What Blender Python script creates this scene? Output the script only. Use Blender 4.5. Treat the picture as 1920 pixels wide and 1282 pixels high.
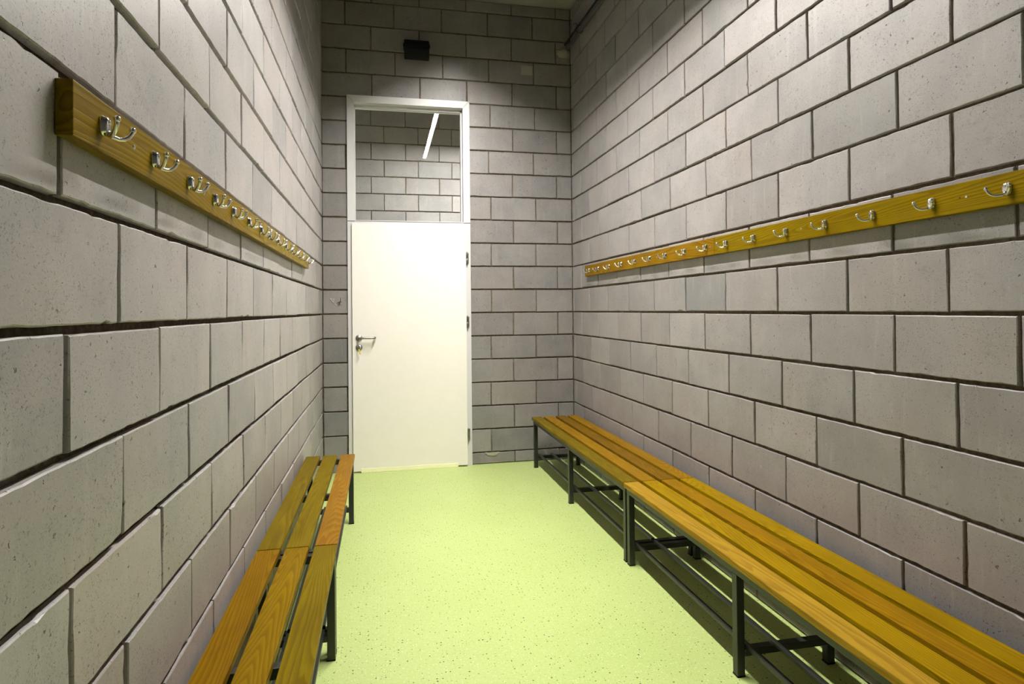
import bpy, bmesh, math, random
from mathutils import Vector, Matrix, noise as mnoise

for o in list(bpy.data.objects):
    bpy.data.objects.remove(o, do_unlink=True)
SC = bpy.context.scene
COL = SC.collection
rnd = random.Random(7)

# ---------------------------------------------------------------- camera
# metres; x across the room, y = 0 at the door wall and negative towards the viewer, z up
FPX, PX, PY = 1132.04, 948.96, 567.93
YAW, PITCH, ROLL = -0.2017, 0.0109, -0.0097
cy_, sy_, cp_, sp_ = math.cos(YAW), math.sin(YAW), math.cos(PITCH), math.sin(PITCH)
fw = Vector((-sy_ * cp_, cy_ * cp_, sp_))
r0 = Vector((cy_, sy_, 0))
u0 = r0.cross(fw)
rt = r0 * math.cos(ROLL) + u0 * math.sin(ROLL)
up = -r0 * math.sin(ROLL) + u0 * math.cos(ROLL)
cam_d = bpy.data.cameras.new('camera')
cam_d.sensor_fit = 'HORIZONTAL'
cam_d.sensor_width = 36.0
cam_d.lens = FPX / 1920 * 36.0
cam_d.shift_x = (960 - PX) / 1920
cam_d.shift_y = (PY - 641) / 1920
cam_d.clip_start = 0.02
cam = bpy.data.objects.new('camera', cam_d)
COL.objects.link(cam)
cam.matrix_world = Matrix((
    (rt.x, up.x, -fw.x, 0.4827), (rt.y, up.y, -fw.y, -5.138),
    (rt.z, up.z, -fw.z, 1.3249), (0, 0, 0, 1)))
SC.camera = cam

# ---------------------------------------------------------------- world, view, lamp power
w = bpy.data.worlds.new('world')
SC.world = w
w.use_nodes = True
w.node_tree.nodes['Background'].inputs[0].default_value = (0, 0, 0, 1)
w.node_tree.nodes['Background'].inputs[1].default_value = 0.0
SC.view_settings.view_transform = 'Standard'
SC.view_settings.look = 'None'
SC.view_settings.gamma = 1
SC.view_settings.use_curve_mapping = False
SC.view_settings.exposure = 0.0
SC.cycles.max_bounces = 10
SC.cycles.diffuse_bounces = 4
LAMP_POWER = 580.0
LAMP_COLOUR = (1.0, 0.965, 0.9)
HALL_POWER = 900.0
HALL_COLOUR = (1.0, 0.96, 0.92)
LX0, LX1, LY0, LY1, LZ = 1.048, 1.098, -3.28, -1.065, 3.45   # the linear lamp's light-giving strip

LRECESS = 0.023                                         # the diffuser sits this deep in its channel
W, H = 2.14, 4.0
YR = -5.95            # wall behind the viewer
HALL_Y = 2.1          # far wall of the corridor behind the door


# ---------------------------------------------------------------- helpers
def lin(r, g, b):
    def c(v):
        v /= 255.0
        return v / 12.92 if v <= 0.04045 else ((v + 0.055) / 1.055) ** 2.4
    return (c(r), c(g), c(b), 1.0)


class N:
    """small node-tree builder"""
    def __init__(self, name):
        self.m = bpy.data.materials.new(name)
        self.m.use_nodes = True
        self.t = self.m.node_tree
        self.b = self.t.nodes['Principled BSDF']

    def n(self, typ, ins=None, **kw):
        nd = self.t.nodes.new(typ)
        for k, v in kw.items():
            setattr(nd, k, v)
        for k, v in (ins or {}).items():
            self.put(nd.inputs[k], v)
        return nd

    def put(self, sock, v):
        if isinstance(v, bpy.types.NodeSocket):
            self.t.links.new(v, sock)
        else:
            sock.default_value = v

    def math(self, op, a, b=0.0, c=0.0, clamp=False):
        nd = self.t.nodes.new('ShaderNodeMath')
        nd.operation = op
        nd.use_clamp = clamp
        for i, v in enumerate((a, b, c)):
            self.put(nd.inputs[i], v)
        return nd.outputs[0]

    def vmath(self, op, a, b):
        nd = self.t.nodes.new('ShaderNodeVectorMath')
        nd.operation = op
        self.put(nd.inputs[0], a)
        self.put(nd.inputs[1], b)
        return nd.outputs[0]

    def ramp(self, fac, lo, hi, a=0.0, b=1.0):
        nd = self.t.nodes.new('ShaderNodeMapRange')
        nd.interpolation_type = 'SMOOTHSTEP'
        for i, v in enumerate((fac, lo, hi, a, b)):
            self.put(nd.inputs[i], v)
        return nd.outputs[0]

    def mix(self, fac, a, b, blend='MIX'):
        nd = self.t.nodes.new('ShaderNodeMix')
        nd.data_type = 'RGBA'
        nd.blend_type = blend
        self.put(nd.inputs[0], fac)
        self.put(nd.inputs[6], a)
        self.put(nd.inputs[7], b)
        return nd.outputs[2]

    def noise(self, vec, scale, detail=3.0, rough=0.55, dist=0.0):
        return self.n('ShaderNodeTexNoise', {'Vector': vec, 'Scale': scale, 'Detail': detail,
                                             'Roughness': rough, 'Distortion': dist}).outputs[0]

    def bump(self, h, strength, dist):
        return self.n('ShaderNodeBump', {'Height': h, 'Strength': strength, 'Distance': dist}).outputs[0]

    def set(self, **kw):
        for k, v in kw.items():
            self.put(self.b.inputs[k.replace('_', ' ')], v)
        return self


def simple(name, col, rough=0.5, metal=0.0, spec=0.5, bumpy=0.0):
    k = N(name)
    tc = k.n('ShaderNodeTexCoord').outputs['Object']
    n1 = k.noise(tc, 14.0, 3)
    k.set(Base_Color=k.mix(k.ramp(n1, 0.3, 0.7), tuple(c * 0.985 for c in col[:3]) + (1,), col),
          Roughness=rough, Metallic=metal)
    k.b.inputs['Specular IOR Level'].default_value = spec
    if bumpy:
        k.set(Normal=k.bump(k.noise(tc, 350.0, 2), bumpy, 0.001))
    return k.m


# ---------------------------------------------------------------- materials
def concrete_block(name, light_gain):
    k = N(name)
    tc = k.n('ShaderNodeTexCoord').outputs['Object']
    tone = k.n('ShaderNodeAttribute', attribute_name='tone').outputs['Fac']
    off = k.math('MULTIPLY', tone, 37.0)
    v = k.vmath('ADD', tc, k.n('ShaderNodeCombineXYZ', {0: off, 1: off, 2: k.math('MULTIPLY', off, 1.7)}).outputs[0])
    big = k.noise(v, 4.5, 4, 0.6)
    mid = k.noise(v, 22.0, 5, 0.65)
    fine = k.noise(v, 260.0, 3, 0.6)
    streak = k.noise(k.vmath('MULTIPLY', v, (1, 1, 0.09)), 38.0, 4, 0.6)
    warm = k.noise(v, 2.2, 2)
    tint = k.math('FRACT', k.math('MULTIPLY', tone, 91.7))
    lo = k.mix(tint, (0.205, 0.203, 0.205, 1), (0.236, 0.218, 0.212, 1))
    hi = k.mix(tint, (0.300, 0.290, 0.288, 1), (0.318, 0.297, 0.285, 1))
    c = k.mix(tone, lo, hi)
    c = k.mix(k.ramp(big, 0.32, 0.70), c, k.mix(tone, (0.272, 0.258, 0.252, 1), (0.365, 0.345, 0.335, 1)))
    c = k.mix(k.math('MULTIPLY', k.ramp(warm, 0.5, 0.7), 0.4), c, (0.325, 0.285, 0.26, 1))
    c = k.mix(k.math('MULTIPLY', k.ramp(warm, 0.5, 0.3), 0.3), c, (0.235, 0.245, 0.245, 1))
    c = k.mix(k.math('MULTIPLY', k.ramp(streak, 0.55, 0.75), 0.3), c, (0.42, 0.40, 0.385, 1))
    c = k.mix(k.math('MULTIPLY', k.ramp(mid, 0.64, 0.78), 0.5), c, (0.47, 0.45, 0.44, 1))
    c = k.mix(k.math('MULTIPLY', k.ramp(mid, 0.42, 0.28), 0.3), c, (0.15, 0.143, 0.138, 1))
    c = k.mix(k.math('MULTIPLY', k.ramp(fine, 0.35, 0.65), 0.2), c, (0.17, 0.162, 0.156, 1))
    # open pores of the cast block, with their shade painted in dark
    vv = k.n('ShaderNodeTexVoronoi', {'Vector': k.vmath('ADD', v, k.n('ShaderNodeTexNoise', {'Vector': v, 'Scale': 90.0}).outputs[1]),
                                      'Scale': 62.0})
    vv.inputs['Vector'].default_value = (0, 0, 0)
    jit = k.vmath('MULTIPLY', k.n('ShaderNodeTexNoise', {'Vector': v, 'Scale': 130.0}).outputs[1], (0.02, 0.02, 0.02))
    k.put(vv.inputs['Vector'], k.vmath('ADD', v, jit))
    cell = k.n('ShaderNodeSeparateColor', {0: vv.outputs['Color']})
    dens = k.ramp(k.noise(v, 7.0, 2), 0.33, 0.68, 0.08, 0.6)
    on = k.math('LESS_THAN', cell.outputs[0], dens)
    rad = k.math('MULTIPLY_ADD', k.math('POWER', cell.outputs[1], 2.0), 0.22, 0.055)
    pit = k.math('MULTIPLY', on, k.math('SUBTRACT', 1.0, k.ramp(k.math('DIVIDE', vv.outputs['Distance'], rad), 0.6, 1.1)))
    vf = k.n('ShaderNodeTexVoronoi', {'Vector': k.vmath('ADD', v, jit), 'Scale': 190.0})
    cf = k.n('ShaderNodeSeparateColor', {0: vf.outputs['Color']})
    pf = k.math('MULTIPLY', k.math('LESS_THAN', cf.outputs[0], k.math('MULTIPLY', dens, 1.1)), k.math('LESS_THAN', vf.outputs['Distance'], 0.30))
    pit = k.math('MAXIMUM', pit, k.math('MULTIPLY', pf, 0.7))
    c = k.mix(k.math('MULTIPLY', pit, 0.82), c, (0.055, 0.05, 0.045, 1))
    hgt = k.math('ADD', k.math('MULTIPLY', fine, 0.35), k.math('MULTIPLY', mid, 0.5))
    hgt = k.math('SUBTRACT', hgt, k.math('MULTIPLY', pit, 1.6))
    c = k.mix(1.0, c, (light_gain, light_gain * 0.98, light_gain * 0.985, 1), 'MULTIPLY')
    k.set(Base_Color=c, Roughness=0.42, Normal=k.bump(hgt, 0.5, 0.0016))
    k.b.inputs['Specular IOR Level'].default_value = 0.5
    return k.m


def mortar():
    k = N('brown grey mortar')
    tc = k.n('ShaderNodeTexCoord').outputs['Object']
    n1 = k.noise(tc, 60.0, 4, 0.7)
    n2 = k.noise(tc, 6.0, 3)
    c = k.mix(k.ramp(n1, 0.3, 0.7), (0.10, 0.075, 0.05, 1), (0.19, 0.148, 0.105, 1))
    c = k.mix(k.math('MULTIPLY', k.ramp(n2, 0.55, 0.75), 0.6), c, (0.31, 0.275, 0.225, 1))
    k.set(Base_Color=c, Roughness=0.95, Normal=k.bump(n1, 0.8, 0.004))
    k.b.inputs['Specular IOR Level'].default_value = 0.1
    return k.m


def raw_concrete(name, a, b):
    k = N(name)
    tc = k.n('ShaderNodeTexCoord').outputs['Object']
    n1 = k.noise(tc, 2.5, 5, 0.6)
    n2 = k.noise(tc, 70.0, 4, 0.6)
    c = k.mix(k.ramp(n1, 0.3, 0.7), a, b)
    k.set(Base_Color=c, Roughness=0.9, Normal=k.bump(n2, 0.4, 0.003))
    k.b.inputs['Specular IOR Level'].default_value = 0.15
    return k.m


def resin_floor():
    k = N('light green speckled resin')
    tc = k.n('ShaderNodeTexCoord').outputs['Object']
    flat = k.vmath('MULTIPLY', tc, (1, 1, 0))
    c = k.mix(k.ramp(k.noise(tc, 1.6, 3), 0.3, 0.7), (0.44, 0.55, 0.185, 1), (0.47, 0.575, 0.205, 1))
    c = k.mix(k.math('MULTIPLY', k.ramp(k.noise(tc, 90.0, 3), 0.4, 0.7), 0.22), c, (0.63, 0.69, 0.34, 1))

    def flakes(scale, share, r0, r1, seed):
        v = k.vmath('ADD', flat, (seed, seed * 0.7, 0))
        jit = k.vmath('MULTIPLY', k.n('ShaderNodeTexNoise', {'Vector': v, 'Scale': 220.0}).outputs[1], (0.005, 0.005, 0))
        vo = k.n('ShaderNodeTexVoronoi', {'Vector': k.vmath('ADD', v, jit), 'Scale': scale}, voronoi_dimensions='2D')
        s = k.n('ShaderNodeSeparateColor', {0: vo.outputs['Color']})
        on = k.math('LESS_THAN', s.outputs[0], share)
        r = k.math('MULTIPLY_ADD', k.math('POWER', s.outputs[1], 3.0), r1 - r0, r0)
        return k.math('MULTIPLY', on, k.math('LESS_THAN', vo.outputs['Distance'], r))
    c = k.mix(k.math('MULTIPLY', flakes(88.0, 0.34, 0.08, 0.19, 3.1), 0.8), c, (0.80, 0.88, 0.62, 1))
    c = k.mix(k.math('MULTIPLY', flakes(95.0, 0.24, 0.09, 0.19, 21.0), 0.6), c, (0.20, 0.22, 0.08, 1))
    c = k.mix(k.math('MULTIPLY', flakes(60.0, 0.27, 0.085, 0.2, 9.7), 0.95), c, (0.035, 0.035, 0.02, 1))
    k.set(Base_Color=c, Roughness=0.42, Normal=k.bump(k.noise(tc, 160.0, 2), 0.06, 0.001))
    k.b.inputs['Specular IOR Level'].default_value = 0.3
    return k.m


def wood(name, axis):
    """stained softwood; the piece's own colour comes from the object colour, grain along `axis`"""
    k = N(name)
    tc = k.n('ShaderNodeTexCoord').outputs['Object']
    oi = k.n('ShaderNodeObjectInfo')
    sc = [1.0, 1.0, 1.0]
    sc[axis] = 0.075
    off = k.math('MULTIPLY', oi.outputs['Random'], 61.0)
    v = k.vmath('MULTIPLY', tc, tuple(sc))
    v = k.vmath('ADD', v, k.n('ShaderNodeCombineXYZ', {0: off, 1: off, 2: off}).outputs[0])
    field = k.noise(v, 6.5, 1.5, 0.45, 0.25)
    wob = k.noise(v, 60.0, 3, 0.6)
    ph = k.math('ADD', k.math('MULTIPLY', field, 46.0), k.math('MULTIPLY', wob, 0.8))
    fr = k.math('FRACT', ph)
    # soft rise through the early wood, sharp late-wood line
    ring = k.math('MULTIPLY', k.ramp(fr, 0.1, 0.85), k.math('SUBTRACT', 1.0, k.ramp(fr, 0.88, 1.0)))
    sc2 = [1.0, 1.0, 1.0]
    sc2[axis] = 0.012
    fib = k.noise(k.vmath('MULTIPLY', tc, tuple(sc2)), 420.0, 2, 0.6)
    blot = k.noise(k.vmath('ADD', k.vmath('MULTIPLY', tc, tuple(0.35 if i == axis else 1.0 for i in range(3))),
                           k.n('ShaderNodeCombineXYZ', {0: off, 1: off, 2: off}).outputs[0]), 9.0, 3, 0.6)
    base = oi.outputs['Color']
    dark = k.mix(1.0, base, (0.45, 0.36, 0.3, 1), 'MULTIPLY')
    light = k.mix(1.0, base, (1.25, 1.22, 1.3, 1), 'MULTIPLY')
    c = k.mix(k.math('MULTIPLY', k.ramp(blot, 0.45, 0.75), 0.7), base, light)
    c = k.mix(k.math('MULTIPLY', k.ramp(blot, 0.5, 0.25), 0.25), c, dark)
    c = k.mix(k.math('MULTIPLY', ring, 0.5), c, dark)
    c = k.mix(k.math('MULTIPLY', k.ramp(fib, 0.5, 0.75), 0.22), c, dark)
    hgt = k.math('ADD', k.math('MULTIPLY', ring, -0.6), k.math('MULTIPLY', fib, 0.4))
    k.set(Base_Color=c, Roughness=k.ramp(wob, 0.2, 0.8, 0.34, 0.5), Normal=k.bump(hgt, 0.35, 0.0012))
    k.b.inputs['Specular IOR Level'].default_value = 0.06
    return k.m


def glass():
    k = N('clear glass')
    k.set(Base_Color=(0.96, 1.0, 0.98, 1), Roughness=0.0, IOR=1.5)
    k.b.inputs['Transmission Weight'].default_value = 1.0
    return k.m


def emitter(name, col, power):
    k = N(name)
    k.set(Base_Color=(0.8, 0.8, 0.8, 1))
    k.b.inputs['Emission Color'].default_value = tuple(col) + (1,)
    k.b.inputs['Emission Strength'].default_value = power
    return k.m


M_BLOCK_LEFT_LIT = concrete_block('pale grey light-graded concrete block', 1.32)  # same block, colour lifted to paint in the left wall's stronger light
M_BLOCK_RIGHT_LIT = concrete_block('grey light-graded concrete block', 1.1)  # same block, colour lifted a little for light on the right wall
M_BLOCK = concrete_block('mid grey light-graded concrete block', 0.9)  # same block, colour kept lower to balance light against the side walls
M_MORTAR = mortar()
M_CEIL = raw_concrete('raw concrete ceiling', (0.27, 0.265, 0.25, 1), (0.36, 0.35, 0.33, 1))
M_REAR = raw_concrete('dark rear wall', (0.08, 0.08, 0.08, 1), (0.1, 0.1, 0.1, 1))
M_FLOOR = resin_floor()
M_HALLFLOOR = raw_concrete('pale corridor floor', (0.55, 0.6, 0.3, 1), (0.6, 0.65, 0.35, 1))
M_WOODY = wood('stained softwood', 1)
M_STEEL = simple('black powder coated steel', (0.022, 0.024, 0.02, 1), 0.38, 0.0, 0.5, 0.08)
M_CHROME = simple('chrome', (0.78, 0.78, 0.77, 1), 0.12, 1.0)
M_SATIN = simple('satin stainless steel', (0.31, 0.30, 0.28, 1), 0.34, 1.0)
M_DOOR = simple('cream white lacquer', (0.865, 0.82, 0.775, 1), 0.42, 0.0, 0.4)
M_FRAME = simple('light grey painted metal', (0.64, 0.625, 0.63, 1), 0.38, 0.0, 0.5)
M_LIGHT_GAP = simple('pale yellow light gap', (0.95, 0.93, 0.62, 1), 0.5)  # colour stands in for corridor light under the door
M_GLASS = glass()
M_BLACK = simple('black plastic', (0.005, 0.0055, 0.007, 1), 0.6, 0.0, 0.2, 0.1)
M_PIPE = simple('grey galvanised conduit', (0.17, 0.17, 0.165, 1), 0.45, 0.3)
M_CABLE = simple('black cable sheath', (0.012, 0.012, 0.016, 1), 0.5)
M_PATCH = raw_concrete('pale filler', (0.36, 0.33, 0.25, 1), (0.45, 0.41, 0.33, 1))
M_CHALK = simple('chalk', (0.62, 0.60, 0.57, 1), 0.9)
M_CHAR = simple('charcoal', (0.05, 0.05, 0.05, 1), 0.9)
M_KEYTAG = simple('yellow plastic', (0.75, 0.62, 0.05, 1), 0.4)
M_LAMPBODY = simple('black aluminium profile', (0.02, 0.02, 0.02, 1), 0.5)
M_LIGHT = emitter('lamp diffuser', LAMP_COLOUR, LAMP_POWER)
M_LIGHT_HALL = emitter('corridor lamp diffuser', HALL_COLOUR, HALL_POWER)


def link(name, bm, mats, parent=None, smooth=False, loc=None):
    me = bpy.data.meshes.new(name)
    bm.normal_update()
    bm.to_mesh(me)
    bm.free()
    for m in (mats if isinstance(mats, (list, tuple)) else [mats]):
        me.materials.append(m)
    if smooth:
        for pl in me.polygons:
            pl.use_smooth = True
    o = bpy.data.objects.new(name, me)
    COL.objects.link(o)
    if parent:
        o.parent = parent
    if loc:
        o.location = loc
    return o


def tag(o, label=None, cat=None, group=None, kind=None):
    if label:
        o['label'] = label
    if cat:
        o['category'] = cat
    if group:
        o['group'] = group
    if kind:
        o['kind'] = kind
    return o


def empty(name, loc, label=None, cat=None, group=None, kind=None, rz=0.0):
    o = bpy.data.objects.new(name, None)
    o.empty_display_size = 0.05
    COL.objects.link(o)
    o.location = loc
    o.rotation_euler = (0, 0, rz)
    return tag(o, label, cat, group, kind)


def box(bm, x0, x1, y0, y1, z0, z1, mi=0, bev=0.0):
    vs = [bm.verts.new(c) for c in ((x0, y0, z0), (x1, y0, z0), (x1, y1, z0), (x0, y1, z0),
                                    (x0, y0, z1), (x1, y0, z1), (x1, y1, z1), (x0, y1, z1))]
    fs = [bm.faces.new([vs[i] for i in q]) for q in ((3, 2, 1, 0), (4, 5, 6, 7), (0, 1, 5, 4),
                                                     (1, 2, 6, 5), (2, 3, 7, 6), (3, 0, 4, 7))]
    for f in fs:
        f.material_index = mi
    if bev:
        es = list({e for f in fs for e in f.edges})
        r = bmesh.ops.bevel(bm, geom=es, offset=bev, segments=2, affect='EDGES', profile=0.6)
        for f in r['faces']:
            f.material_index = mi
    return fs


def boxo(name, dims, mat, parent=None, bev=0.0):
    bm = bmesh.new()
    box(bm, *dims, bev=bev)
    return link(name, bm, mat, parent)


def tube(bm, pts, rad, seg=10, caps=True):
    """round tube along a poly-line; rad is a number or one per point"""
    pts = [Vector(p) for p in pts]
    rad = rad if isinstance(rad, (list, tuple)) else [rad] * len(pts)
    rings = []
    ref = None
    for i, p in enumerate(pts):
        t = (pts[min(i + 1, len(pts) - 1)] - pts[max(i - 1, 0)]).normalized()
        if ref is None:
            ref = Vector((0, 0, 1)) if abs(t.z) < 0.9 else Vector((1, 0, 0))
        a = (ref - t * ref.dot(t)).normalized()
        ref = a
        b = t.cross(a)
        rings.append([bm.verts.new(p + (a * math.cos(2 * math.pi * j / seg) + b * math.sin(2 * math.pi * j / seg)) * rad[i])
                      for j in range(seg)])
    for r1, r2 in zip(rings, rings[1:]):
        for j in range(seg):
            f = bm.faces.new((r1[j], r1[(j + 1) % seg], r2[(j + 1) % seg], r2[j]))
            f.smooth = True
    if caps:
        bm.faces.new(rings[0][::-1])
        bm.faces.new(rings[-1])


def lathe(bm, profile, centre, axis, seg=20):
    """profile of (radius, height) turned about `axis` through `centre`"""
    ax = Vector(axis).normalized()
    a = (Vector((0, 0, 1)) if abs(ax.z) < 0.9 else Vector((1, 0, 0))).cross(ax).normalized()
    b = ax.cross(a)
    c = Vector(centre)
    rings = [[bm.verts.new(c + ax * h + (a * math.cos(2 * math.pi * j / seg) + b * math.sin(2 * math.pi * j / seg)) * r)
              for j in range(seg)] for r, h in profile]
    for r1, r2 in zip(rings, rings[1:]):
        for j in range(seg):
            f = bm.faces.new((r1[j], r1[(j + 1) % seg], r2[(j + 1) % seg], r2[j]))
            f.smooth = True
    bm.faces.new(rings[0][::-1])
    bm.faces.new(rings[-1])


# ---------------------------------------------------------------- block walls
Z_ROWS = [(0.0, 0.1)] + [(0.1 + 0.2 * k, 0.3 + 0.2 * k) for k in range(19)] + [(3.9, 4.0)]   # index 0 is the cut course at the floor


def block_wall(name, P, length, joint, holes, slabs, seed, J=0.0056, D=0.013, mat=None, s0=0.0):
    """P(s, z, d) -> point, d = height out of the joint bed; joint(row) -> (first joint, s offset)"""
    rg = random.Random(seed)
    bm = bmesh.new()
    tl = bm.faces.layers.float.new('tone')
    V = 0.0044

    def block(a, b, z0, z1):
        tone = min(1.0, max(0.0, rg.gauss(0.5, 0.24)))
        proud = rg.uniform(-0.0016, 0.0016)
        a += V + rg.uniform(-0.0012, 0.0012)
        b -= V + rg.uniform(-0.0012, 0.0012)
        z0 += J + rg.uniform(-0.0016, 0.0016)
        z1 -= J + rg.uniform(-0.0012, 0.0012)
        if b - a < 0.012 or z1 - z0 < 0.012:
            return
        nx = max(3, int((b - a) / 0.022))
        nz = max(3, int((z1 - z0) / 0.022))
        per = [(a + (b - a) * i / nx, z0, 0, 1) for i in range(nx)] + \
              [(b, z0 + (z1 - z0) * i / nz, -1, 0) for i in range(nz)] + \
              [(b - (b - a) * i / nx, z1, 0, -1) for i in range(nx)] + \
              [(a, z1 - (z1 - z0) * i / nz, 1, 0) for i in range(nz)]
        tilt = rg.uniform(-0.001, 0.001)
        seed_v = rg.uniform(0, 300)
        r_back, r_edge, r_face = [], [], []
        for i, (s, z, ns, nz_) in enumerate(per):
            jit = mnoise.noise(Vector((s * 55, z * 55, seed_v))) * 0.0011 + rg.gauss(0, 0.00045)
            chip = 0.0
            g = mnoise.noise(Vector((s * 21, z * 21, seed_v + 50)))
            if g > 0.42:
                chip = (g - 0.42) * 0.014
            if nz_ == 1:
                jit += abs(rg.gauss(0, 0.0006))
            cs, cz = (ns, nz_)
            if i in (0, nx, nx + nz, 2 * nx + nz):      # soften the corner
                mx, mz = (a + b) / 2, (z0 + z1) / 2
                cs, cz = (1 if s < mx else -1), (1 if z < mz else -1)
                jit *= 0.7
            r_back.append(bm.verts.new(P(s, z, 0.0)))
            e = 0.0004 + jit + chip
            r_edge.append(bm.verts.new(P(s + cs * e, z + cz * e, D + proud - 0.0022 - chip * 0.6)))
            e2 = e + 0.0026
            r_face.append(bm.verts.new(P(s + cs * e2, z + cz * e2, D + proud + tilt * (1 if z > (z0 + z1) / 2 else -1))))
        n = len(per)
        fs = []
        for ra, rb in ((r_back, r_edge), (r_edge, r_face)):
            for i in range(n):
                fs.append(bm.faces.new((ra[i], ra[(i + 1) % n], rb[(i + 1) % n], rb[i])))
        fs.append(bm.faces.new(r_face))
        for f in fs:
            f[tl] = tone
            f.material_index = 0

    def plug(s, z0, z1):
        """mortar in an upright joint, nearly flush"""
        d = rg.uniform(0.002, 0.0065)
        n = 5
        left = [bm.verts.new(P(s - 0.005, z0 + (z1 - z0) * i / n, d + rg.uniform(-0.0012, 0.0012))) for i in range(n + 1)]
        right = [bm.verts.new(P(s + 0.005, z0 + (z1 - z0) * i / n, d + rg.uniform(-0.0012, 0.0012))) for i in range(n + 1)]
        for i in range(n):
            f = bm.faces.new((left[i], right[i], right[i + 1], left[i + 1]))
            f.material_index = 1

    for r, (z0, z1) in enumerate(Z_ROWS):
        k = r - 1
        first = joint(k)
        js = []
        s = first - 0.4 * math.ceil((first - s0) / 0.4) - 0.4
        while s < length:
            if s0 + 0.03 < s < length - 0.03:
                js.append(s)
            s += 0.4
        cuts = [s0] + js + [length]
        for a, b in zip(cuts, cuts[1:]):
            segs = [(a, b)]
            for (h0, h1, hz0, hz1) in holes:
                if z0 < hz1 - 0.03 and z1 > hz0 + 0.03:
                    ns = []
                    for (p, q) in segs:
                        if q <= h0 or p >= h1:
                            ns.append((p, q))
                        else:
                            if p < h0 - 0.02:
                                ns.append((p, h0 + 0.002))
                            if q > h1 + 0.02:
                                ns.append((h1 - 0.002, q))
                    segs = ns
            for (p, q) in segs:
                block(p, q, z0, z1)
        for s in js:
            if not any(h0 - 0.01 < s < h1 + 0.01 and z0 < hz1 - 0.03 for (h0, h1, hz0, hz1) in holes):
                plug(s, z0 + 0.004, z1 - 0.004)
    # mortar bed and body of the wall
    for d in slabs:
        for f in box(bm, *d):
            f.material_index = 1
    bmesh.ops.recalc_face_normals(bm, faces=[f for f in bm.faces])
    o = link(name, bm, [mat or M_BLOCK, M_MORTAR])
    tag(o, kind='structure')
    return o


BED = 0.013
BED_L = 0.016
R_OFF = {2: -.0205, 3: -.0084, 4: -.0048, 5: .0154, 6: .0184, 7: .0162, 8: .0008, 9: -.0112, 10: -.0059}
L_OFF = {1: .03, 2: .025, 3: .015, 4: .008, 5: -.0015, 6: -.014, 7: -.023, 8: -.024, 9: -.005}
jr = random.Random(3)
R_J = {k: jr.uniform(-0.012, 0.012) for k in range(-1, 20)}
L_J = {k: jr.uniform(-0.012, 0.012) for k in range(-1, 20)}
B_J = {k: jr.uniform(-0.010, 0.010) for k in range(-1, 20)}


def joint_right(k):      # s runs from the door wall towards the viewer
    return 0.6538 + (0.0 if k % 2 else 0.2) - R_OFF.get(k, R_J[k])


def joint_left(k):
    return 3.8775 + (0.0 if k % 2 == 0 else 0.2) - L_OFF.get(k, L_J[k])


def joint_back(k):
    return 1.3975 + (0.0 if k % 2 == 0 else 0.2) + B_J[k]


LEN = -YR
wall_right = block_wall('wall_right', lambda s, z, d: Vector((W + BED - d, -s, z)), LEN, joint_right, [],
                        [(W + BED, W + 0.2, YR, 0.0, 0, H)], 11, mat=M_BLOCK_RIGHT_LIT)
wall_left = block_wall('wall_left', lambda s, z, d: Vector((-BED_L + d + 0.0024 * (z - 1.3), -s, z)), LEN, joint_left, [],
                       [(-0.2, -BED_L - 0.004, YR, 0.0, 0, H)], 12, 0.0068, BED_L, M_BLOCK_LEFT_LIT)
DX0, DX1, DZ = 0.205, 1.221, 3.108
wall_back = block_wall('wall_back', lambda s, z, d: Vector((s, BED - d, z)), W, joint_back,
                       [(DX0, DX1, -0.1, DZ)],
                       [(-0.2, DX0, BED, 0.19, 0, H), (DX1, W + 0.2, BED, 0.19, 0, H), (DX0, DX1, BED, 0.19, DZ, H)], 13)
wall_rear = tag(boxo('wall_rear', (-0.2, W + 0.2, YR - 0.2, YR, 0, H), M_REAR), kind='structure')
floor = tag(boxo('floor', (-0.2, W + 0.2, YR - 0.2, 0.19, -0.12, 0.0), M_FLOOR), kind='structure')
ceiling = tag(boxo('ceiling', (-0.2, W + 0.2, YR - 0.2, 0.19, H, H + 0.15), M_CEIL), kind='structure')

# corridor behind the door
HX0, HX1 = -1.4, 3.6


def joint_hall(k):
    return (0.36 if k % 2 else 0.51) - HX0


block_wall('wall_corridor', lambda s, z, d: Vector((s + HX0, HALL_Y + BED - d, z)), HX1 - HX0, joint_hall, [],
           [(HX0, HX1, HALL_Y + BED, HALL_Y + 0.2, 0, H)], 14)
tag(boxo('wall_corridor_left', (HX0 - 0.2, HX0, 0.19, HALL_Y + 0.2, 0, H), M_CEIL), kind='structure')
tag(boxo('wall_corridor_right', (HX1, HX1 + 0.2, 0.19, HALL_Y + 0.2, 0, H), M_CEIL), kind='structure')
bm = bmesh.new()
box(bm, HX0, -0.2, 0.0, 0.19, 0, H)
box(bm, W + 0.2, HX1, 0.0, 0.19, 0, H)
tag(link('wall_corridor_near', bm, M_CEIL), kind='structure')
tag(boxo('floor_corridor', (HX0, HX1, 0.19, HALL_Y + 0.2, -0.12, 0.0), M_HALLFLOOR), kind='structure')
tag(boxo('ceiling_corridor', (HX0, HX1, 0.19, HALL_Y + 0.2, H, H + 0.15), M_CEIL), kind='structure')

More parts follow.
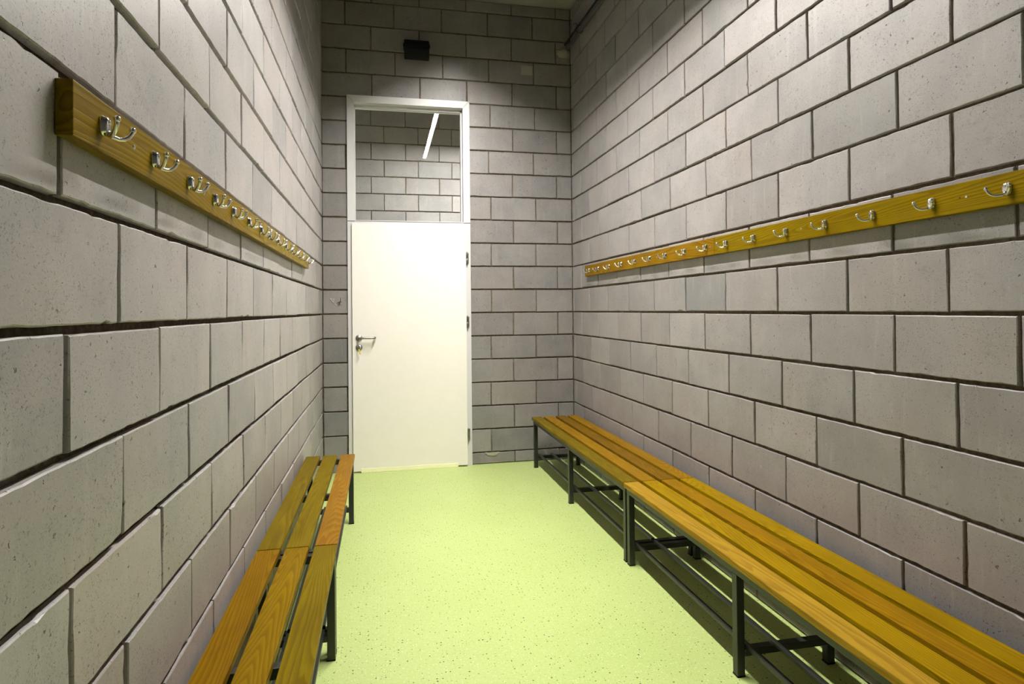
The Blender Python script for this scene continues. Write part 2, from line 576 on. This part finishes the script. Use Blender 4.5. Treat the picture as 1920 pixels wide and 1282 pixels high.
# filler and chalk on the wall behind (marks belong to the wall)
bm = bmesh.new()
pts = [(1.335, 0.100), (1.375, 0.097), (1.43, 0.099), (1.462, 0.101), (1.452, 0.088), (1.437, 0.072), (1.40, 0.067), (1.36, 0.075), (1.345, 0.088)]
for d in (-0.0012, -0.0045):
    vs = [bm.verts.new((x, d, z)) for x, z in pts]
    f = bm.faces.new(vs)
for i in range(len(pts)):
    bm.verts.ensure_lookup_table()
    n = len(pts)
    bm.faces.new((bm.verts[i], bm.verts[(i + 1) % n], bm.verts[n + (i + 1) % n], bm.verts[n + i]))
bmesh.ops.recalc_face_normals(bm, faces=bm.faces[:])
link('mortar_smear', bm, M_PATCH, wall_back)


def strokes(name, mat, lines, r=0.0016):
    bm = bmesh.new()
    for ln in lines:
        tube(bm, [(x, -0.0018, z) for x, z in ln], r, 6)
    return link(name, bm, mat, wall_back)


strokes('chalk_mark', M_CHALK, [[(0.062, 1.432), (0.083, 1.40), (0.104, 1.375), (0.116, 1.368)],
                                [(0.092, 1.43), (0.089, 1.405), (0.084, 1.398)], [(0.064, 1.43), (0.084, 1.425)]])
strokes('charcoal_mark', M_CHAR, [[(0.145, 1.436), (0.143, 1.41), (0.133, 1.372)], [(0.115, 1.39), (0.134, 1.402), (0.152, 1.404)],
                                  [(0.12, 1.374), (0.135, 1.39)], [(0.128, 1.40), (0.14, 1.376)]])

# ---------------------------------------------------------------- door and transom
door = empty('door_1', (0.711, 0.0, 0.0), kind='structure')


def dlink(name, bm, mat, parent=None, smooth=False):
    o = link(name, bm, mat, parent or door, smooth)
    if parent is None:
        o.location = -door.location
    return o


FX0, FX1, FT, FWD = 0.203, 1.223, 3.111, 0.058   # outer frame, face width
TZ = 2.070                                          # height of the transom joint
YF = -0.020                                         # frame face, proud of the blocks


def mitred_jamb(bm, x_out, x_in, z0, z1o, z1i):
    """upright frame profile with a mitred head: face, outer edge and reveal"""
    pr = [(x_out, YF, z1o), (x_in, YF, z1i), (x_in, 0.17, z1i), (x_out, 0.17, z1o)]
    a = [bm.verts.new((x, y, z0)) for x, y, _ in pr]
    b = [bm.verts.new(p) for p in pr]
    for i in range(4):
        bm.faces.new((a[i], a[(i + 1) % 4], b[(i + 1) % 4], b[i]))
    bm.faces.new(a)
    bm.faces.new(b)


g = 0.0014
bm = bmesh.new()
mitred_jamb(bm, FX0, FX0 + FWD, 0.0, TZ - 0.006, TZ - 0.006)
mitred_jamb(bm, FX1, FX1 - FWD, 0.0, TZ - 0.006, TZ - 0.006)
box(bm, FX0 + FWD, FX1 - FWD, YF + 0.004, 0.17, 2.032, TZ - 0.004)
bmesh.ops.recalc_face_normals(bm, faces=bm.faces[:])
dlink('door_frame', bm, M_FRAME)
bm = bmesh.new()
box(bm, FX0 + 0.001, FX0 + FWD, -0.008, 0.16, TZ - 0.006, TZ)  # black strip painted in for the shade inside the frame gap
box(bm, FX1 - FWD, FX1 - 0.001, -0.008, 0.16, TZ - 0.006, TZ)
dlink('frame_seam_shade', bm, M_BLACK)

LX_0, LX_1, LZ1 = 0.238, 1.181, 2.046
bm = bmesh.new()
box(bm, LX_0, LX_1, -0.042, -0.0215, 0.012, LZ1, bev=0.003)
box(bm, FX0 + FWD + 0.004, FX1 - FWD - 0.004, -0.022, 0.02, 0.012, 2.028)
leaf = dlink('door_leaf', bm, M_DOOR)
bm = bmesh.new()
box(bm, 0.302, 1.098, -0.0465, -0.0425, 0.0015, 0.034)  # strip whose pale colour imitates lit corridor floor seen under the leaf
gap_strip = dlink('door_light_gap', bm, M_LIGHT_GAP, leaf)
tag(gap_strip, 'pale yellow strip painted as the light gap at the foot of the door')

for hz in (1.765, 1.222, 0.268):
    bm = bmesh.new()
    lathe(bm, [(0.0, 0), (0.005, 0.001), (0.0075, 0.006), (0.0075, 0.05), (0.0068, 0.051), (0.0068, 0.053), (0.0075, 0.054),
               (0.0075, 0.1), (0.005, 0.105), (0.0, 0.106)], (1.19, -0.036, hz - 0.053), (0, 0, 1), 14)
    box(bm, 1.183, 1.205, -0.0285, -0.0205, hz - 0.045, hz + 0.045)
    tag(dlink('hinge', bm, M_SATIN), 'satin steel barrel hinge')

hx, hz = 0.290, 1.104
bm = bmesh.new()
lathe(bm, [(0.0262, 0.0), (0.0265, 0.006), (0.0245, 0.009), (0.0, 0.0095)], (hx, -0.042, hz), (0, -1, 0), 28)
rose = dlink('handle_rose', bm, M_SATIN)
bm = bmesh.new()
path = [(hx, -0.046, hz), (hx, -0.075, hz), (hx + 0.003, -0.087, hz), (hx + 0.012, -0.094, hz), (hx + 0.03, -0.096, hz),
        (hx + 0.118, -0.096, hz), (hx + 0.126, -0.092, hz), (hx + 0.129, -0.084, hz), (hx + 0.129, -0.060, hz)]
tube(bm, path, 0.0092, 14)
lev = link('lever', bm, M_SATIN, rose, True)
kx, kz = 0.2905, 1.026
bm = bmesh.new()
lathe(bm, [(0.0262, 0.0), (0.0265, 0.006), (0.0245, 0.009), (0.0, 0.0095)], (kx, -0.042, kz), (0, -1, 0), 28)
esc = dlink('lock_rose', bm, M_SATIN)
bm = bmesh.new()
tube(bm, [(kx, -0.045, kz + 0.006), (kx, -0.056, kz + 0.006)], 0.0082, 14)
box(bm, kx - 0.004, kx + 0.004, -0.056, -0.045, kz - 0.016, kz + 0.003)
link('lock_cylinder', bm, M_CHROME, esc)

key = empty('key', (kx, -0.0565, kz + 0.006), 'small key with yellow tag hanging in the lock of the white door', 'key')
bm = bmesh.new()
box(bm, -0.0012, 0.0012, -0.016, 0.0, -0.004, 0.004)
lathe(bm, [(0.0095, -0.0012), (0.0115, -0.0012), (0.0115, 0.0012), (0.0095, 0.0012)], (0, -0.025, 0), (1, 0, 0), 18)
link('key_bow', bm, M_SATIN, key)
bm = bmesh.new()
ring = [(math.cos(t) * 0.0, -0.030 + math.sin(t) * 0.008, -0.008 + math.cos(t) * 0.009) for t in [i * math.pi / 8 for i in range(17)]]
tube(bm, ring, 0.0008, 6, False)
link('key_ring', bm, M_SATIN, key)
bm = bmesh.new()
box(bm, -0.005, 0.005, -0.0315, -0.0285, -0.062, -0.018, bev=0.0012)
bmesh.ops.rotate(bm, verts=bm.verts[:], cent=(0, -0.03, -0.018), matrix=Matrix.Rotation(math.radians(-14), 3, 'Y'))
tag(link('key_tag', bm, M_KEYTAG, key), 'narrow yellow key tag')

win = empty('window_1', (0.711, 0.0, TZ), kind='structure')


def wlink(name, bm, mat):
    o = link(name, bm, mat, win)
    o.location = -win.location
    return o


bm = bmesh.new()
mitred_jamb(bm, FX0, FX0 + FWD, TZ, FT - g, FT - FWD - g)
mitred_jamb(bm, FX1, FX1 - FWD, TZ, FT - g, FT - FWD - g)
# head, mitred into the uprights
pr = [(FX0 + g, FX1 - g, YF, FT), (FX0 + FWD + g, FX1 - FWD - g, YF, FT - FWD), (FX0 + FWD + g, FX1 - FWD - g, 0.17, FT - FWD), (FX0 + g, FX1 - g, 0.17, FT)]
a = [bm.verts.new((x0, y, z)) for x0, x1, y, z in pr]
b = [bm.verts.new((x1, y, z)) for x0, x1, y, z in pr]
for i in range(4):
    bm.faces.new((a[i], a[(i + 1) % 4], b[(i + 1) % 4], b[i]))
bm.faces.new(a)
bm.faces.new(b)
box(bm, FX0 + FWD, FX1 - FWD, YF + 0.002, 0.17, TZ, TZ + 0.006)
bmesh.ops.recalc_face_normals(bm, faces=bm.faces[:])
wlink('window_frame', bm, M_FRAME)
bm = bmesh.new()
b0, b1, zt, zb = FX0 + FWD, FX1 - FWD, FT - FWD, TZ + 0.006
for (x0, x1, z0, z1) in ((b0, b1, zt - 0.02, zt), (b0, b0 + 0.005, zb, zt), (b1 - 0.012, b1, zb, zt)):
    box(bm, x0, x1, 0.05, 0.072, z0, z1)
    box(bm, x0, x1, 0.080, 0.10, z0, z1)
wlink('glazing_bead', bm, M_FRAME)
bm = bmesh.new()
box(bm, b0 + 0.001, b1 - 0.001, 0.073, 0.079, zb + 0.0005, zt - 0.001)
wlink('window_pane', bm, M_GLASS)

# ---------------------------------------------------------------- benches
T = 0.03


def steel(name, dims, parent):
    return boxo(name, dims, M_STEEL, parent, bev=0.002)


def make_bench(name, base, length, depth_sign, slats, slat_w, top, legs_y, x_front, x_rear, shoe_x, cross_y, colours, label):
    """base is the bench's middle on the floor; xs are local; depth_sign +1 when the front faces -x"""
    root = empty(name, base, label, 'bench', 'slatted changing benches along the walls')
    half = length / 2
    th = 0.024
    for i, x in enumerate(slats):
        bm = bmesh.new()
        box(bm, x, x + slat_w, -half, half, top - th, top, bev=0.0028)
        s = link('slat', bm, M_WOODY, root)
        s.color = colours[i]
    zt = top - th
    for x in (x_front, x_rear):
        steel('seat_rail', (x - T / 2, x + T / 2, -half + 0.004, half - 0.004, zt - T, zt), root)
    for y in legs_y:
        for x in (x_front, x_rear):
            lg = steel('leg', (x - T / 2, x + T / 2, y - T / 2, y + T / 2, 0.003, zt - T), root)
            bm = bmesh.new()
            box(bm, x - T / 2 - 0.001, x + T / 2 + 0.001, y - T / 2 - 0.001, y + T / 2 + 0.001, 0.0, 0.006, bev=0.001)
            link('foot_cap', bm, M_BLACK, lg)
        a, b = sorted((x_front, x_rear))
        steel('cross_rail', (a + T / 2, b - T / 2, y - T / 2, y + T / 2, 0.0725, 0.0985), root)
    for y in cross_y:
        a, b = sorted((x_front, x_rear))
        steel('seat_bearer', (a + T / 2, b - T / 2, y - T / 2, y + T / 2, zt - T, zt), root)
    for x in shoe_x:
        steel('shoe_rail', (x - 0.010, x + 0.010, -half + 0.012, half - 0.012, 0.0985, 0.1125), root)
    return root


RB_SL = [-0.202, -0.097, 0.009, 0.115]
BR = dict(olive=lin(112, 94, 6), brown=lin(142, 106, 12), dbrown=lin(118, 87, 8), gold=lin(130, 102, 1), yel=lin(150, 120, 0),
          tan=lin(164, 130, 36), ochre=lin(144, 107, 3), rust=lin(140, 101, 20), green=lin(116, 98, 1), amber=lin(126, 93, 0))
rb_x = 1.905
make_bench('bench', (rb_x, -1.178, 0), 1.976, 1, RB_SL, 0.082, 0.42, (0.966, 0.005, -0.966), -0.173, 0.196, (-0.143, -0.033),
           (0.966, 0.005, -0.966), [BR['olive'], BR['brown'], BR['dbrown'], BR['brown']],
           'brown slatted bench on black legs along right wall, the one reaching the far corner')
make_bench('bench', (rb_x, -3.160, 0), 1.976, 1, RB_SL, 0.082, 0.42, (0.966, 0.003, -0.966), -0.173, 0.196, (-0.143, -0.033),
           (0.966, 0.003, -0.966), [BR['tan'], BR['yel'], BR['ochre'], BR['yel']],
           'golden yellow slatted bench along right wall, the one nearer the viewer')
LB_SL = [-0.145, -0.042, 0.063]
lb_x = 0.157
make_bench('bench', (lb_x, -1.962, 0), 1.494, -1, LB_SL, 0.084, 0.427, (0.728, -0.728), 0.125, -0.12, (0.09, -0.03),
           (0.728, 0.0, -0.728), [BR['olive'], BR['green'], BR['rust']],
           'three-slat olive brown bench along left wall, the one beside the door')
make_bench('bench', (lb_x, -3.462, 0), 1.494, -1, LB_SL, 0.084, 0.427, (0.728, -0.728), 0.125, -0.12, (0.09, -0.03),
           (0.728, 0.0, -0.728), [BR['amber'], BR['gold'], BR['green']],
           'three-slat amber bench along left wall, the one nearest the viewer')


# ---------------------------------------------------------------- coat racks
def hook_meshes():
    """double coat hook; local x points out of the wall, z up, origin on the board"""
    bm = bmesh.new()
    prof = []
    for i in range(24):
        t = 2 * math.pi * i / 24
        cx, cz = math.cos(t), math.sin(t)
        prof.append((0.0098 * math.copysign(abs(cx) ** 0.75, cx), 0.0158 * math.copysign(abs(cz) ** 0.7, cz)))
    rings = []
    for sc, d in ((1.0, 0.0), (1.06, 0.002), (1.06, 0.0035), (0.93, 0.0048), (0.9, 0.009), (0.82, 0.0112), (0.55, 0.0122)):
        rings.append([bm.verts.new((d, y * sc, z * sc)) for y, z in prof])
    for r1, r2 in zip(rings, rings[1:]):
        for i in range(24):
            bm.faces.new((r1[i], r1[(i + 1) % 24], r2[(i + 1) % 24], r2[i])).smooth = True
    bm.faces.new(rings[-1])
    # neck from which both prongs leave, and the screw head
    tube(bm, [(0.004, 0, -0.008), (0.009, 0, -0.0125), (0.0135, 0, -0.016)], [0.006, 0.0058, 0.004], 12)
    lathe(bm, [(0.0042, 0.0), (0.0038, 0.0018), (0.0016, 0.0022), (0.0012, 0.0012), (0.0, 0.0012)], (0.0118, 0, 0.0055), (1, 0, 0), 14)
    bmesh.ops.recalc_face_normals(bm, faces=bm.faces[:])
    plate = bpy.data.meshes.new('hook_plate')
    bm.to_mesh(plate)
    bm.free()
    plate.materials.append(M_CHROME)
    prongs = []
    for s in (1, -1):
        bm = bmesh.new()
        pts = [(0.011, 0, -0.0145), (0.0155, 0.005 * s, -0.0175), (0.021, 0.0125 * s, -0.0185), (0.0265, 0.020 * s, -0.0165),
               (0.031, 0.0255 * s, -0.0115), (0.034, 0.0292 * s, -0.0045), (0.0352, 0.0308 * s, 0.001)]
        tube(bm, pts, [0.0040, 0.0041, 0.0038, 0.0036, 0.0036, 0.0038, 0.0044], 10)
        bmesh.ops.create_uvsphere(bm, u_segments=14, v_segments=10, radius=0.0057,
                                  matrix=Matrix.Translation((0.0355, 0.0312 * s, 0.003)))
        for f in bm.faces:
            f.smooth = True
        me = bpy.data.meshes.new('hook_prong')
        bm.to_mesh(me)
        bm.free()
        me.materials.append(M_CHROME)
        prongs.append(me)
    return plate, prongs


HOOK, PRONGS = hook_meshes()
bm = bmesh.new()
lathe(bm, [(0.0046, -0.002), (0.0046, 0.0006), (0.0036, 0.0014), (0.0016, 0.0015), (0.0012, 0.0006), (0.0, 0.0005)], (0, 0, 0), (1, 0, 0), 16)
SCREW = bpy.data.meshes.new('screw_head')
bm.to_mesh(SCREW)
bm.free()
SCREW.materials.append(M_CHROME)
BT = 0.025


def coat_rack(side, y0, y1, zc, hooks, screws, holes, colour, label):
    """board from y0 (far) to y1 (near) on the left (+1) or right (-1) wall"""
    x = 0.002 if side > 0 else W - 0.002
    root = empty('coat_rack', (x, (y0 + y1) / 2, zc), label, 'coat rack', 'wooden coat racks on the block walls',
                 rz=0.0 if side > 0 else math.pi)
    ym = (y0 + y1) / 2
    half = abs(y0 - y1) / 2
    bm = bmesh.new()
    box(bm, 0.0, BT, -half, half, -0.043, 0.043, bev=0.0018)
    b = link('board', bm, M_WOODY, root)
    b.color = colour

    def loc(y):
        return (BT, (y - ym) * side, 0.0)
    for y in hooks:
        h = bpy.data.objects.new('hook', HOOK)
        COL.objects.link(h)
        h.parent = root
        h.location = loc(y)
        h.rotation_euler = (rnd.uniform(-0.03, 0.03), 0, 0)
        for me in PRONGS:
            p = bpy.data.objects.new('prong', me)
            COL.objects.link(p)
            p.parent = h
    for y in screws:
        s = bpy.data.objects.new('screw', SCREW)
        COL.objects.link(s)
        s.parent = root
        s.location = loc(y)
    for y in holes:
        bm = bmesh.new()
        lathe(bm, [(0.0022, -0.001), (0.0022, 0.0003), (0.0, 0.0003)], (0, 0, 0), (1, 0, 0), 10)
        s = link('drill_hole', bm, M_BLACK, root)
        s.location = loc(y)
    return root


coat_rack(-1, -0.409, -2.385, 1.634, [-0.525, -0.735, -0.959, -1.191, -1.422, -1.644, -1.861, -2.088, -2.311],
          [-1.07, -1.74, -2.346], [], lin(138, 104, 6),
          'brown wooden coat rack with chrome hooks on right wall, the board nearer the far corner')
coat_rack(-1, -2.388, -4.37, 1.634, [-2.5, -2.72, -2.94, -3.163, -3.387, -3.612, -3.838, -4.06, -4.28],
          [-3.027, -3.72], [-3.70], lin(132, 109, 0),
          'yellow wooden coat rack with chrome hooks on right wall, the board nearer the viewer')
coat_rack(1, -1.150, -2.630, 1.637, [-1.267, -1.485, -1.676, -1.896, -2.103, -2.322, -2.53],
          [-1.60, -2.20], [], lin(138, 116, 28),
          'wooden coat rack with chrome hooks on left wall, the board nearer the door')
coat_rack(1, -2.633, -4.118, 1.637, [-2.701, -2.916, -3.136, -3.348, -3.569, -3.797, -4.024],
          [-3.89, -3.436, -3.21], [], lin(130, 106, 10),
          'wooden coat rack with chrome hooks on left wall, the board nearest the viewer')

# ---------------------------------------------------------------- loudspeaker above the door
spk = empty('loudspeaker', (0.776, -0.010, 3.503), 'black wall loudspeaker mounted high above the white door', 'loudspeaker')
bm = bmesh.new()
prof = [(0.0, 0.052), (-0.045, 0.075), (-0.088, 0.070), (-0.122, 0.020), (-0.118, -0.02), (-0.094, -0.084), (-0.06, -0.088), (0.0, -0.05)]
a = [bm.verts.new((-0.102, y, z)) for y, z in prof]
b = [bm.verts.new((0.102, y, z)) for y, z in prof]
n = len(prof)
for i in range(n):
    bm.faces.new((a[i], a[(i + 1) % n], b[(i + 1) % n], b[i]))
bm.faces.new(a[::-1])
bm.faces.new(b)
bmesh.ops.bevel(bm, geom=bm.edges[:], offset=0.004, segments=2, affect='EDGES')
bmesh.ops.recalc_face_normals(bm, faces=bm.faces[:])
link('cabinet', bm, M_BLACK, spk)
bm = bmesh.new()
q = [(-0.096, 0.064), (-0.126, 0.018), (-0.122, -0.02), (-0.1, -0.078)]
for (y0, z0), (y1, z1) in zip(q, q[1:]):
    for x0, x1 in ((-0.092, 0.092),):
        v = [bm.verts.new(c) for c in ((x0, y0, z0), (x1, y0, z0), (x1, y1, z1), (x0, y1, z1),
                                       (x0, y0 + 0.006, z0), (x1, y0 + 0.006, z0), (x1, y1 + 0.006, z1), (x0, y1 + 0.006, z1))]
        for fidx in ((0, 1, 2, 3), (7, 6, 5, 4), (0, 4, 5, 1), (1, 5, 6, 2), (2, 6, 7, 3), (3, 7, 4, 0)):
            bm.faces.new([v[i] for i in fidx])
bmesh.ops.recalc_face_normals(bm, faces=bm.faces[:])
link('grille', bm, M_BLACK, spk)
bm = bmesh.new()
for s in (-1, 1):
    lathe(bm, [(0.017, 0.0), (0.017, 0.006), (0.012, 0.009), (0.0, 0.009)], (s * 0.1015, -0.075, 0.028), (s, 0, 0), 18)
    box(bm, *(sorted((s * 0.1025, s * 0.106))), -0.085, 0.008, 0.016, 0.04)
box(bm, -0.106, 0.106, 0.0, 0.0085, 0.016, 0.04)
link('bracket', bm, M_BLACK, spk)

# ---------------------------------------------------------------- conduit, cable, filler, sticker by the ceiling
pipe = empty('conduit_pipe', (2.108, -1.6, 3.637), 'grey conduit pipe running high along right wall into the far corner', 'pipe')
bm = bmesh.new()
tube(bm, [(0, 1.60, 0), (0, -4.3, 0)], 0.0155, 16)
link('pipe_run', bm, M_PIPE, pipe)
for y in (1.24, -0.1, -1.5, -2.9):
    bm = bmesh.new()
    tube(bm, [(0.0185 * math.cos(t), y, 0.0185 * math.sin(t)) for t in [math.pi * (0.1 + 1.8 * i / 16) for i in range(17)]], 0.003, 8)
    box(bm, 0.012, 0.034, y - 0.008, y + 0.008, -0.01, 0.01)
    lathe(bm, [(0.006, 0), (0.006, 0.01), (0.0, 0.011)], (-0.019, y, -0.004), (-1, 0, 0), 10)
    tag(link('pipe_clip', bm, M_CHROME, pipe), 'shiny metal pipe clip')
cab = empty('cable', (2.092, -1.6, 3.671), 'black cable tied on top of the grey conduit pipe', 'cable')
bm = bmesh.new()
tube(bm, [(0.003 * math.sin(y * 3.1), y, 0.002 * math.sin(y * 4.3 + 1)) for y in [1.59 - 5.85 * i / 59 for i in range(60)]], 0.0085, 10)
link('cable_run', bm, M_CABLE, cab)
bm = bmesh.new()
R = 0.034
tube(bm, [(-0.008 + R * 0.9 * math.cos(t), 0, 0.014 + R * math.sin(t)) for t in [2 * math.pi * i / 20 for i in range(21)]], 0.0022, 6, False)
tube(bm, [(-0.026, 0, 0.045), (-0.038, -0.002, 0.058), (-0.052, 0, 0.056), (-0.058, 0.003, 0.046)], 0.0022, 6)
tag(link('cable_tie', bm, M_CABLE, None, False, (2.108, -0.37, 3.637)), 'black cable tie with curled end round the conduit and cable near the far corner', 'cable tie')

bm = bmesh.new()
bmesh.ops.create_icosphere(bm, subdivisions=4, radius=1.0)
for v in bm.verts:
    d = v.co.copy()
    k = 1 + 0.35 * mnoise.noise(d * 2.3) + 0.12 * mnoise.noise(d * 7)
    v.co = Vector((d.x * 0.058 * k, d.y * 0.016 * k, d.z * 0.042 * k))
tag(link('filler_patch', bm, M_PATCH, wall_back, True, (2.072, -0.004, 3.60)), 'cream filler lump where the conduit enters the wall')

bm = bmesh.new()
box(bm, -0.052, 0.052, -0.002, 0.0, -0.041, 0.041, bev=0.0006)
tag(link('blank_sticker', bm, simple('pale card', (0.40, 0.37, 0.33, 1), 0.8), None, False, (1.738, -0.0022, 3.423)),
    'blank pale square sticker on the wall high right of the door', 'sticker')

# ---------------------------------------------------------------- lamps
lamp = empty('pendant_lamp', ((LX0 + LX1) / 2, (LY0 + LY1) / 2, LZ), 'long slim linear pendant lamp hanging over the room, seen mirrored in the transom glass', 'lamp')
hw, hl = (LX1 - LX0) / 2, (LY1 - LY0) / 2
bm = bmesh.new()
box(bm, -hw - 0.004, -hw, -hl, hl, 0.0, 0.07)
box(bm, hw, hw + 0.004, -hl, hl, 0.0, 0.07)
box(bm, -hw - 0.004, hw + 0.004, -hl, hl, 0.066, 0.07)
box(bm, -hw - 0.004, hw + 0.004, -hl - 0.004, -hl, LRECESS, 0.07)
box(bm, -hw - 0.004, hw + 0.004, hl, hl + 0.004, LRECESS, 0.07)
link('housing', bm, M_LAMPBODY, lamp)
bm = bmesh.new()
box(bm, -hw, hw, -hl, hl, LRECESS, LRECESS + 0.004)
link('diffuser', bm, M_LIGHT, lamp)
for s in (-1, 1):
    bm = bmesh.new()
    tube(bm, [(0, s * (hl - 0.25), 0.07), (0, s * (hl - 0.25), H - LZ)], 0.0012, 6)
    link('suspension_wire', bm, M_SATIN, lamp)

hlamp = empty('corridor_lamp', (1.85, 0.95, 3.50), 'slim ceiling lamp in the corridor behind the door', 'lamp')
bm = bmesh.new()
box(bm, -0.9, 0.9, -0.03, 0.03, 0.034, 0.06)
for q in (-0.03, 0.025):
    box(bm, -0.9, 0.9, q, q + 0.005, 0.0, 0.034)
box(bm, -0.85, -0.83, -0.01, 0.01, 0.06, H - 3.50)
box(bm, 0.83, 0.85, -0.01, 0.01, 0.06, H - 3.50)
link('housing', bm, M_LAMPBODY, hlamp)
bm = bmesh.new()
box(bm, -0.89, 0.89, -0.0245, 0.0245, 0.009, 0.015)
link('diffuser', bm, M_LIGHT_HALL, hlamp)
